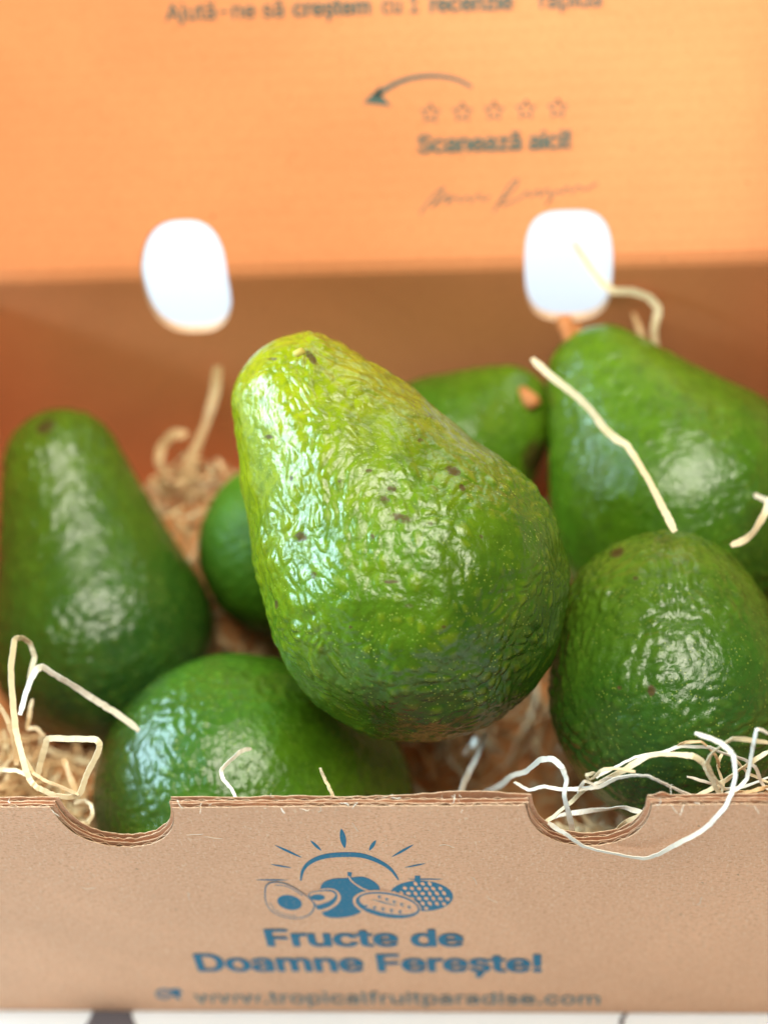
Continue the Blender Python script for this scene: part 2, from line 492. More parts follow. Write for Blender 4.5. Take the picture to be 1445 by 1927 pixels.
def lid_line(ul, vl, ur, vr, hpx):
    xa, sa = on_lid(ul, vl); xb_, sb_ = on_lid(ur, vr); _, st = on_lid(ul, vl-hpx)
    return lambda fx, fy, h=0: lid_pt(xa+(xb_-xa)*fx, sa+(sb_-sa)*fx+(st-sa)*fy, 0.02+h)
def sub_line(f, a, b): return lambda fx, fy, h=0: f(a+(b-a)*fx, fy, h)
L1 = lid_line(312, 38, 1132, 11, 31)
lettering('Ajută-ne să', 0.014, sub_line(L1, 0, .275), M_INK2, lid, label='thin printed words on the lid above')
lettering('creștem', 0.03, sub_line(L1, .295, .475), M_INK2, lid)
lettering('cu 1', 0.014, sub_line(L1, .50, .585), M_INK2, lid)
lettering('recenzie', 0.03, sub_line(L1, .61, .80), M_INK2, lid)
lettering('rapidă', 0.014, sub_line(L1, .86, 1.0), M_INK2, lid)
lettering('Scanează aici!', 0.035, lid_line(786, 287, 1075, 278, 33), M_INK2, lid, label='bold printed words Scanează aici! on the lid')
pr = Print(lid_p, 0.01)
pr.stroke(catmull([(888, 163), (860, 149), (820, 142), (780, 145), (745, 156), (718, 172), (706, 182)], 6), 11, 0, 0, lambda t: .55+.5*t)
pr.poly([(683, 193), (716, 160), (718, 178), (737, 199)], 0, 0)
for k in range(5):
    cx = 810+59.8*k; cy = 213-2.4*k
    st = []
    for j in range(10):
        a = -math.pi/2+j*math.pi/5; r_ = 19 if j % 2 == 0 else 8.5
        st.append((cx+r_*math.cos(a), cy+r_*math.sin(a)))
    pr.stroke(st+st[:2], 4.2, 0, 0)
for sg in [[(790, 402), (812, 372), (835, 352), (826, 372), (812, 388), (830, 376), (846, 366), (840, 382), (858, 370), (866, 378), (880, 370), (886, 378), (902, 366), (908, 376), (922, 368)],
           [(928, 400), (944, 372), (962, 344), (975, 338), (968, 352), (950, 372), (938, 380), (950, 384), (985, 368), (990, 360), (1000, 368), (1012, 358), (1016, 368), (1030, 356), (1036, 372), (1028, 384), (1046, 360), (1058, 362), (1066, 352), (1076, 360), (1088, 350), (1100, 356), (1124, 344)]]:
    pr.stroke(catmull(sg, 5), 3.0, 0, 0)
pr.build('printed_stars_and_arrow', [M_INK2, M_INK3], lid)

# ------------------------------------------------------------------ noise in numpy, for the avocado skins
def h3(ix, iy, iz, k):
    n = (ix*374761393 + iy*668265263 + iz*2147483647 + k*1274126177) & 0xffffffff
    n = ((n ^ (n >> 13))*1274126177) & 0xffffffff
    n = ((n ^ (n >> 16))*2246822519) & 0xffffffff
    return ((n ^ (n >> 15)) & 0xffffff)/16777215.0
def vnoise(P, k=0):
    i = np.floor(P).astype(np.int64); f = P-i; f = f*f*f*(f*(f*6-15)+10)
    r = 0
    for dx in (0, 1):
        for dy in (0, 1):
            for dz in (0, 1):
                w = (f[:, 0] if dx else 1-f[:, 0])*(f[:, 1] if dy else 1-f[:, 1])*(f[:, 2] if dz else 1-f[:, 2])
                r = r + w*h3(i[:, 0]+dx, i[:, 1]+dy, i[:, 2]+dz, k)
    return r*2-1
def worley(P, k=0):
    i = np.floor(P).astype(np.int64); f1 = np.full(len(P), 9.0); f2 = f1.copy()
    for dx in (-1, 0, 1):
        for dy in (-1, 0, 1):
            for dz in (-1, 0, 1):
                c = i+np.array([dx, dy, dz])
                q = np.stack([c[:, 0]+h3(c[:, 0], c[:, 1], c[:, 2], k), c[:, 1]+h3(c[:, 0], c[:, 1], c[:, 2], k+1), c[:, 2]+h3(c[:, 0], c[:, 1], c[:, 2], k+2)], 1)
                d = np.sqrt(((q-P)**2).sum(1))
                f2 = np.minimum(f2, np.maximum(f1, d)); f1 = np.minimum(f1, d)
    return f1, f2

# ------------------------------------------------------------------ avocado skin
def skin(name, light, mid, dark, tip_mix=1.0, rough=0.27, speck=1.0, spec=0.5):
    mt, nt, bs = new_mat(name)
    co = objco(nt)
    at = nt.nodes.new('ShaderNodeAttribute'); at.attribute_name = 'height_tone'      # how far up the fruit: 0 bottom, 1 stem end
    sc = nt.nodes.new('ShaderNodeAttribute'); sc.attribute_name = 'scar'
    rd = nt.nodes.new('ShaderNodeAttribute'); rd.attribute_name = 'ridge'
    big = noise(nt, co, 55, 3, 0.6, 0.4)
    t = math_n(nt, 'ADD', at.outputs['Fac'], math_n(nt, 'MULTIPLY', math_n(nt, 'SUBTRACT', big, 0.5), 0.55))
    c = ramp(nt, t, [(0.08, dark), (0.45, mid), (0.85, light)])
    med = noise(nt, co, 260, 4, 0.6, 0.5)
    c = mixc(nt, ramp(nt, med, [(0.40, (0, 0, 0)), (0.66, (0.55, 0.55, 0.55))]), c, tuple(x*0.55 for x in mid))
    # raised spots of the skin are a touch paler and yellower
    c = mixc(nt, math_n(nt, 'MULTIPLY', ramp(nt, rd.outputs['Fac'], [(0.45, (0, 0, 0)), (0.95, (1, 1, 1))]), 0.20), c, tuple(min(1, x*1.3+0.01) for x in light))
    # lenticels
    vo = nt.nodes.new('ShaderNodeTexVoronoi'); vo.inputs['Scale'].default_value = 800; vo.inputs['Randomness'].default_value = 1
    nt.links.new(co, vo.inputs['Vector'])
    pt = math_n(nt, 'MULTIPLY', ramp(nt, vo.outputs['Distance'], [(0.10, (1, 1, 1)), (0.26, (0, 0, 0))]),
                ramp(nt, noise(nt, co, 130, 2), [(0.42, (0, 0, 0)), (0.6, (1, 1, 1))]))
    c = mixc(nt, math_n(nt, 'MULTIPLY', pt, 0.5*speck), c, (0.34, 0.44, 0.07))
    # brown scars
    sn = noise(nt, co, 900, 4, 0.6)
    sm = math_n(nt, 'MULTIPLY', sc.outputs['Fac'], math_n(nt, 'ADD', math_n(nt, 'MULTIPLY', sn, 2.6), -0.45), clamp=True)
    c = mixc(nt, ramp(nt, sm, [(0.2, (0, 0, 0)), (0.55, (0.9, 0.9, 0.9))]), c, mixc(nt, sn, (0.020, 0.014, 0.004), (0.115, 0.068, 0.020)))
    nt.links.new(c, bs.inputs['Base Color'])
    r = math_n(nt, 'ADD', math_n(nt, 'MULTIPLY', med, 0.16), rough-0.13)
    r = math_n(nt, 'ADD', r, math_n(nt, 'MULTIPLY', sm, 0.4))
    nt.links.new(r, bs.inputs['Roughness'])
    nt.links.new(math_n(nt, 'SUBTRACT', spec, math_n(nt, 'MULTIPLY', sm, spec*0.7)), bs.inputs['Specular IOR Level'])
    bs.inputs['Subsurface Weight'].default_value = 0.0
    v2 = nt.nodes.new('ShaderNodeTexVoronoi'); v2.inputs['Scale'].default_value = 560
    nt.links.new(co, v2.inputs['Vector'])
    h = math_n(nt, 'SUBTRACT', math_n(nt, 'MULTIPLY', noise(nt, co, 420, 5, 0.6, 0.3), 1.0), math_n(nt, 'MULTIPLY', v2.outputs['Distance'], 0.35))
    bump(nt, bs, h, 0.5, 0.0007)
    return mt
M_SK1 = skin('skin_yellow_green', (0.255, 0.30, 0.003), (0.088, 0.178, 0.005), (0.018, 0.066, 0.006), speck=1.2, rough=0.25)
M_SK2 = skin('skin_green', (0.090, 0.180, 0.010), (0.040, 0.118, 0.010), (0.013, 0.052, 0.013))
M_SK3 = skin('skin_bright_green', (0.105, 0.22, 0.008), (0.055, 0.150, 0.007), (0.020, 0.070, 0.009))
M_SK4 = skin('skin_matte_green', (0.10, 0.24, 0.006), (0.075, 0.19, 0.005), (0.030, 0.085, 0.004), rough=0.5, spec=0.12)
mt, nt, bs = new_mat('stem_brown'); co = objco(nt)
nt.links.new(mixc(nt, noise(nt, co, 500, 4), (0.45, 0.13, 0.03), (0.62, 0.28, 0.10)), bs.inputs['Base Color']); bs.inputs['Roughness'].default_value = .7
M_STEM = mt
mt, nt, bs = new_mat('stem_collar'); co = objco(nt)
nt.links.new(mixc(nt, noise(nt, co, 500, 4), (0.42, 0.36, 0.05), (0.50, 0.42, 0.10)), bs.inputs['Base Color']); bs.inputs['Roughness'].default_value = .6
M_COLLAR = mt

def avocado(label, c0, r0, c1, r1, mat, nu, nv, seed, ridge=0.05, lump=0.07, bend=(0, 0, 0), concave=0.0, flat=(1, 1), scars=(), pebble=0.36, group='green avocados in the box'):
    c0 = np.array(c0, float); c1 = np.array(c1, float)
    ax = c1-c0; L = np.linalg.norm(ax); ax /= L
    # profile: two arcs and the straight flank between them
    sa = (r0-r1)/L; th = math.asin(max(-1, min(1, sa)))       # tangent angle
    prof = []
    for k in range(200):
        a = -math.pi/2+(math.pi/2+th)*k/199; prof.append((r0*math.sin(a), r0*math.cos(a)))
    pa = prof[-1]; pb = (L+r1*math.sin(th), r1*math.cos(th))
    for k in range(1, 200):
        t = k/199; prof.append((pa[0]+(pb[0]-pa[0])*t, pa[1]+(pb[1]-pa[1])*t - concave*math.sin(math.pi*t)))
    for k in range(1, 200):
        a = th+(math.pi/2-th)*k/199; prof.append((L+r1*math.sin(a), r1*math.cos(a)))
    prof = np.array(prof)
    ker = np.ones(31)/31
    pad = np.concatenate([np.repeat(prof[:1], 15, 0), prof, np.repeat(prof[-1:], 15, 0)])
    sm = np.stack([np.convolve(pad[:, j], ker, 'valid') for j in (0, 1)], 1); sm[0] = prof[0]; sm[-1] = prof[-1]; sm[:, 1] = np.maximum(sm[:, 1], 0)
    sm[0, 1] = sm[-1, 1] = 0
    d = np.concatenate([[0], np.cumsum(np.linalg.norm(np.diff(sm, axis=0), axis=1))])
    q = np.linspace(0, d[-1], nv)
    s = np.interp(q, d, sm[:, 0]); r = np.interp(q, d, sm[:, 1])
    e1 = np.cross(ax, np.array([0.3, 0.9, 0.2])); e1 /= np.linalg.norm(e1); e2 = np.cross(ax, e1)
    ang = np.arange(nu)/nu*2*math.pi
    rr, aa = np.meshgrid(r[1:-1], ang, indexing='ij'); ss = np.meshgrid(s[1:-1], ang, indexing='ij')[0]
    rr = rr.ravel(); aa = aa.ravel(); ss = ss.ravel()
    rad = np.cos(aa)[:, None]*e1*flat[0]+np.sin(aa)[:, None]*e2*flat[1]
    P = c0+ss[:, None]*ax+rr[:, None]*rad
    P = np.vstack([P, c0+s[0]*ax, c0+s[-1]*ax])
    tt = np.concatenate([(ss-s[0])/(s[-1]-s[0]), [0, 1]])
    P += (np.sin(math.pi*np.clip(tt, 0, 1))**1.0)[:, None]*np.array(bend)
    rows = nv-2
    F = []
    idx = np.arange(rows*nu).reshape(rows, nu)
    a = idx[:-1]; b = idx[1:]
    quads = np.stack([a, np.roll(a, -1, 1), np.roll(b, -1, 1), b], 2).reshape(-1, 4)
    F = [tuple(x) for x in quads.tolist()]
    sP, tP = rows*nu, rows*nu+1
    for j in range(nu):
        F.append((sP, idx[0, (j+1) % nu], idx[0, j])); F.append((tP, idx[-1, j], idx[-1, (j+1) % nu]))
    # normals (analytic enough)
    Nn = np.vstack([rad, -ax, ax]).astype(float)
    sl = np.gradient(r, s+np.linspace(0, 1e-6, nv))[1:-1]; sl = np.clip(np.repeat(sl, nu), -40, 40)
    Nn[:-2] = rad-sl[:, None]*ax
    Nn /= np.linalg.norm(Nn, axis=1)[:, None]
    # local frame coordinates, squeezed along the axis towards the neck so that the wrinkles run lengthwise there
    X = P-c0; along = X@ax
    el = np.clip((tt-0.35)/0.5, 0, 1)
    stretch = 0.92-0.22*el
    base = X-along[:, None]*ax
    Q = base+(along*stretch)[:, None]*ax
    warp = np.stack([vnoise(Q*0.9+seed, 5), vnoise(Q*0.9+seed+9, 6), vnoise(Q*0.9+seed+17, 7)], 1)
    Qw = Q+warp*0.35
    f1, f2 = worley(Qw/pebble+seed, 3)
    peb = np.clip((f2-f1)*1.7, 0, 1); peb = peb*peb*(3-2*peb)
    g1, g2 = worley(Qw/(pebble*0.48)+seed*2, 9)
    peb2 = np.clip((g2-g1)*1.6, 0, 1)
    rn = 1-np.abs(vnoise(Qw*1.55+seed, 11)); rn = rn**3
    rn2 = 1-np.abs(vnoise(Qw*3.4+seed, 12)); rn2 = rn2**2
    mask = 0.55+0.45*vnoise(X*0.5+seed, 21)
    lo = vnoise(X*0.55+seed, 1)*0.65+vnoise(X*1.2+seed, 2)*0.32+vnoise(Qw*2.1+seed, 4)*0.16
    dome = np.clip(1-f1*1.15, 0, 1); dome = dome*dome*(3-2*dome)
    dome2 = np.clip(1-g1*1.2, 0, 1)
    h = ridge*mask*(0.95*dome+0.35*dome2+0.30*peb+(0.14+0.22*el)*(rn-0.4)+0.15*rn2) + lump*lo
    fade = np.clip((1-tt)/0.03, 0.15, 1)
    P2 = P+Nn*(h*fade)[:, None]
    # dimple where the stem joined
    root = c1+ax*r1
    scar = np.zeros(len(P))
    o = bpy.data.objects.new('avocado', None)
    me = bpy.data.meshes.new('avocado')
    Pc = P2-c0
    me.from_pydata((Pc*S).tolist(), [], F)
    me.polygons.foreach_set('use_smooth', [True]*len(me.polygons)); me.materials.append(mat)
    if scars:
        bv = BVHTree.FromPolygons([Vector(p) for p in P2.tolist()], F)
        for (u, v, rx, ry, rot, stg) in scars:
            dd = ray(u, v); dd = dd/np.linalg.norm(dd)
            hit = bv.ray_cast(Vector(CO), Vector(dd))
            if hit[0] is None: continue
            hp = np.array(hit[0]); D_ = P2-hp
            au = D_@CR; avv = -(D_@CU); dn = np.abs(D_@CF)
            cr, sr = math.cos(math.radians(rot)), math.sin(math.radians(rot))
            k_ = FPX/np.dot(hp-CO, CF)
            qx = (au*cr+avv*sr)*k_/rx; qy = (-au*sr+avv*cr)*k_/ry
            dd2 = np.sqrt(qx**2+qy**2)
            scar = np.maximum(scar, np.clip(1.35-dd2, 0, 1)*(dn < 1.5)*stg)
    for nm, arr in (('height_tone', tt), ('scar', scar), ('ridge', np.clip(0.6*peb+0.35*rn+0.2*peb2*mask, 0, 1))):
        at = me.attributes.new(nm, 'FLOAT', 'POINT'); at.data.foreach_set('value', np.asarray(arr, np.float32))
    me.update()
    bpy.data.objects.remove(o)
    ob = bpy.data.objects.new('avocado', me); ob.location = Vector((c0*S).tolist()); scene.collection.objects.link(ob)
    tag(ob, label, 'avocado', group)
    return ob, c0, P2

def place(b, tb, n, tn):
    return dep(b[0], b[1], tb), b[2]*tb/FPX, dep(n[0], n[1], tn), n[2]*tn/FPX

c0, r0, c1, r1 = place((783, 1105, 287), 54.3, (572, 762, 134), 54.8)
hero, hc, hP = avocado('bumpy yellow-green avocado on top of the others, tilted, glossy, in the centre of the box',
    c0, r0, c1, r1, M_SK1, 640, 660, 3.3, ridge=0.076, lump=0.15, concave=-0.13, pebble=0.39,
    scars=[(852, 886, 16, 9, 20, 1), (870, 918, 8, 6, 60, .9), (755, 975, 22, 9, 15, .8), (737, 920, 9, 7, 0, .9), (722, 940, 14, 9, 0, .6), (566, 1010, 13, 10, 0, .95),
           (586, 673, 7, 17, -35, 1), (512, 675, 12, 4, 0, .8), (735, 1095, 16, 4, 0, .9), (768, 1140, 10, 5, 0, .6), (694, 886, 7, 5, 0, .7), (590, 1082, 8, 9, 0, .6), (640, 905, 5, 4, 0, .8), (810, 985, 6, 4, 30, .7), (700, 1010, 5, 6, 0, .8), (905, 1010, 6, 4, 60, .6), (548, 900, 5, 7, 0, .7), (835, 1180, 7, 4, 0, .6), (660, 1180, 5, 4, 0, .7),
           (505, 822, 12, 5, 0, .7), (520, 1137, 6, 10, 0, .7), (790, 828, 9, 6, 0, .5)])
c0, r0, c1, r1 = place((194, 1195, 210), 64, (118, 878, 110), 64.4)
avoB, bc, bP = avocado('tall dark green avocado standing at the left end of the box with its neck up', c0, r0, c1, r1, M_SK2, 260, 300, 8.1, ridge=0.075, lump=0.06,
    concave=0.10, scars=[(85, 803, 20, 15, -30, 1.0)])
c0, r0, c1, r1 = place((542, 1032, 168), 64, (690, 900, 90), 66)
avoC, cc_, cP = avocado('smooth bright green avocado mostly hidden behind the left side of the top one', c0, r0, c1, r1, M_SK4, 220, 240, 5.7, ridge=0.05, lump=0.05)
c0, r0, c1, r1 = place((448, 1500, 270), 59, (625, 1492, 152), 60)
avoD, dc, dP = avocado('rounded green avocado lying behind the front wall below the top one', c0, r0, c1, r1, M_SK3, 300, 320, 2.4, ridge=0.07, lump=0.05,
    scars=[(690, 1500, 10, 8, 0, .6)])
c0, r0, c1, r1 = place((1272, 1312, 236), 56, (1248, 1196, 195), 56.5)
avoE, ec, eP = avocado('large dark green avocado at the right front beside the wood wool tangle', c0, r0, c1, r1, M_SK2, 320, 340, 6.6, ridge=0.075, lump=0.06,
    scars=[(1162, 1040, 15, 7, -30, 1.0), (1225, 1300, 10, 12, 0, .9), (1196, 1088, 6, 5, 0, .8), (1165, 1295, 6, 5, 0, .7)])
c0, r0, c1, r1 = place((1290, 960, 252), 62, (1132, 716, 104), 62.2)
avoF, fc, fP = avocado('big green avocado leaning in the right back corner with a brown stem on its neck', c0, r0, c1, r1, M_SK3, 240, 260, 9.9, ridge=0.05, lump=0.07)
c0, r0, c1, r1 = place((838, 868, 165), 64, (950, 785, 97), 64)
avoG, gc, gP = avocado('short avocado with an orange brown stem end lying against the back wall', c0, r0, c1, r1, M_SK3, 180, 200, 4.2, ridge=0.05, lump=0.05,
    scars=[(1004, 860, 26, 40, 20, .8)])

def stub(name, pts, radii, mat, parent, pc, seed=1, seg=14):
    V = []; F = []
    pts = [np.array(p, float) for p in pts]; n = len(pts)
    r_ = np.random.RandomState(seed)
    for i in range(n):
        d = pts[min(i+1, n-1)]-pts[max(i-1, 0)]; d /= np.linalg.norm(d)
        a = np.cross(d, CF); a /= np.linalg.norm(a); b = np.cross(d, a)
        for k in range(seg):
            t = 2*math.pi*k/seg; rr = radii[i]*(1+0.12*(r_.rand()-.5))
            V.append(pts[i]-pc+rr*(math.cos(t)*a+math.sin(t)*b))
    for i in range(n-1):
        for k in range(seg):
            F.append((i*seg+k, i*seg+(k+1) % seg, (i+1)*seg+(k+1) % seg, (i+1)*seg+k))
    F.append(tuple(range(seg-1, -1, -1))); F.append(tuple((n-1)*seg+k for k in range(seg)))
    return mesh_obj(name, V, F, mat, parent, smooth=True)
# stem of the right back avocado
st_ = stub('stem', [dep(1077, 690, 62.0), dep(1070, 655, 62.0), dep(1068, 648, 62.0)], [.34, .36, .28], M_COLLAR, avoF, fc)
s2 = stub('stem_tip', [dep(1071, 655, 62.0)-dep(0, 0, 0)*0, dep(1070, 635, 62.0), dep(1063, 612, 62.1), dep(1061, 600, 62.2)], [.2, .22, .30, .28], M_STEM, st_, fc, 2)
s3 = stub('stem_tip', [dep(1072, 650, 62.0), dep(1082, 625, 62.2), dep(1090, 612, 62.3)], [.12, .13, .10], M_STEM, st_, fc, 3)
# stem end of the small back avocado
stub('stem', [dep(980, 735, 62.6), dep(1000, 755, 62.3), dep(1008, 765, 62.25)], [.20, .30, .24], M_STEM, avoG, gc, 4)
# little dry stem button on the top avocado
bv = BVHTree.FromPolygons([Vector(p) for p in hP[::1].tolist()], [tuple(p.vertices) for p in hero.data.polygons])
def on_hero(u, v):
    dd = ray(u, v); dd /= np.linalg.norm(dd); return np.array(bv.ray_cast(Vector(CO), Vector(dd))[0])
hb = on_hero(560, 660)
stub('stem_scar', [hb+(hc-hb)*0.02, hb-(hc-hb)*.006], [.22, .14], M_COLLAR, hero, hc, 6)

# ------------------------------------------------------------------ wood wool
def straw_mat(name, a, b):
    mt, nt, bs = new_mat(name)
    co = objco(nt)
    f = noise(nt, co, 120, 3); g = noise(nt, objco(nt, (1800, 1800, 300)), 1, 3)
    c = mixc(nt, f, a, b); c = mixc(nt, math_n(nt, 'MULTIPLY', g, .5), c, tuple(x*0.72 for x in a))
    nt.links.new(c, bs.inputs['Base Color']); bs.inputs['Roughness'].default_value = 0.6
    bs.inputs['Specular IOR Level'].default_value = 0.3
    bump(nt, bs, g, 0.4, 0.0004)
    return mt
M_SW = straw_mat('wood_wool_white', (0.80, 0.74, 0.60), (0.86, 0.83, 0.76))
M_SC = straw_mat('wood_wool_cream', (0.76, 0.62, 0.36), (0.84, 0.76, 0.55))
M_ST = straw_mat('wood_wool_tan', (0.66, 0.42, 0.20), (0.76, 0.58, 0.34))
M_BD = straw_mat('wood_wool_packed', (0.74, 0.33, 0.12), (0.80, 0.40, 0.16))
def ribbon(V, F, pts, w, th, face, twist=0.0, seed=0, jag=0.06):
    r_ = np.random.RandomState(seed); n = len(pts); i0 = len(V)
    ph = r_.rand()*6
    for i in range(n):
        d = pts[min(i+1, n-1)]-pts[max(i-1, 0)]; d = d/(np.linalg.norm(d)+1e-9)
        s_ = np.cross(d, face); s_ /= (np.linalg.norm(s_)+1e-9); nn = np.cross(s_, d)
        a = twist*math.sin(ph+i/n*7)
        sd = math.cos(a)*s_+math.sin(a)*nn; nv_ = np.cross(sd, d)
        ww = w/2*(1+jag*(r_.rand()*2-1))
        ww *= 1.0 if 1 < i < n-2 else 0.75
        for (p, q) in ((-1, -1), (1, -1), (1, 1), (-1, 1)):
            V.append(pts[i]+sd*ww*p+nv_*th/2*q)
    for i in range(n-1):
        a = i0+4*i
        for k in range(4):
            F.append((a+k, a+(k+1) % 4, a+4+(k+1) % 4, a+4+k))
    F.append((i0+3, i0+2, i0+1, i0)); e = i0+4*(n-1); F.append((e, e+1, e+2, e+3))
def strand(label, pix, wpx, mat, y=None, t=None, twist=0.5, seed=0, group='loose wood wool strands'):
    """pix: photo points; the strand lies where y (box depth) or t (distance) puts it, given at its start and end"""
    n = len(pix); P = []
    for i, (u, v) in enumerate(pix):
        f = i/(n-1)
        if y is not None:
            yy = np.interp(f, np.linspace(0, 1, len(y)), y); P.append(on_y(u, v, yy))
        else:
            tt = np.interp(f, np.linspace(0, 1, len(t)), t); P.append(dep(u, v, tt))
    tm = np.mean([np.dot(p-CO, CF) for p in P])
    Pc = catmull(P, 7); Pl = []
    for i in range(len(P)-1):
        for k in range(7): Pl.append(P[i]+(P[i+1]-P[i])*k/7)
    Pl.append(P[-1]); P = [a*0.5+b*0.5 for a, b in zip(Pc, Pl)]
    rj = np.random.RandomState(seed+50); jit = np.zeros(3)
    for i in range(len(P)):
        jit = 0.9*jit+rj.normal(size=3)*0.006
        P[i] = P[i]+jit
    V = []; F = []
    ribbon(V, F, P, wpx*(0.80 if wpx < 12.5 else 0.84)*tm/FPX, 0.022, -CF, twist, seed, 0.08)
    c = np.mean(P, axis=0)
    o = mesh_obj('wood_wool_strand', [p-c for p in V], F, mat)
    o.location = Vector((c*S).tolist())
    return tag(o, label, 'wood strand', group)
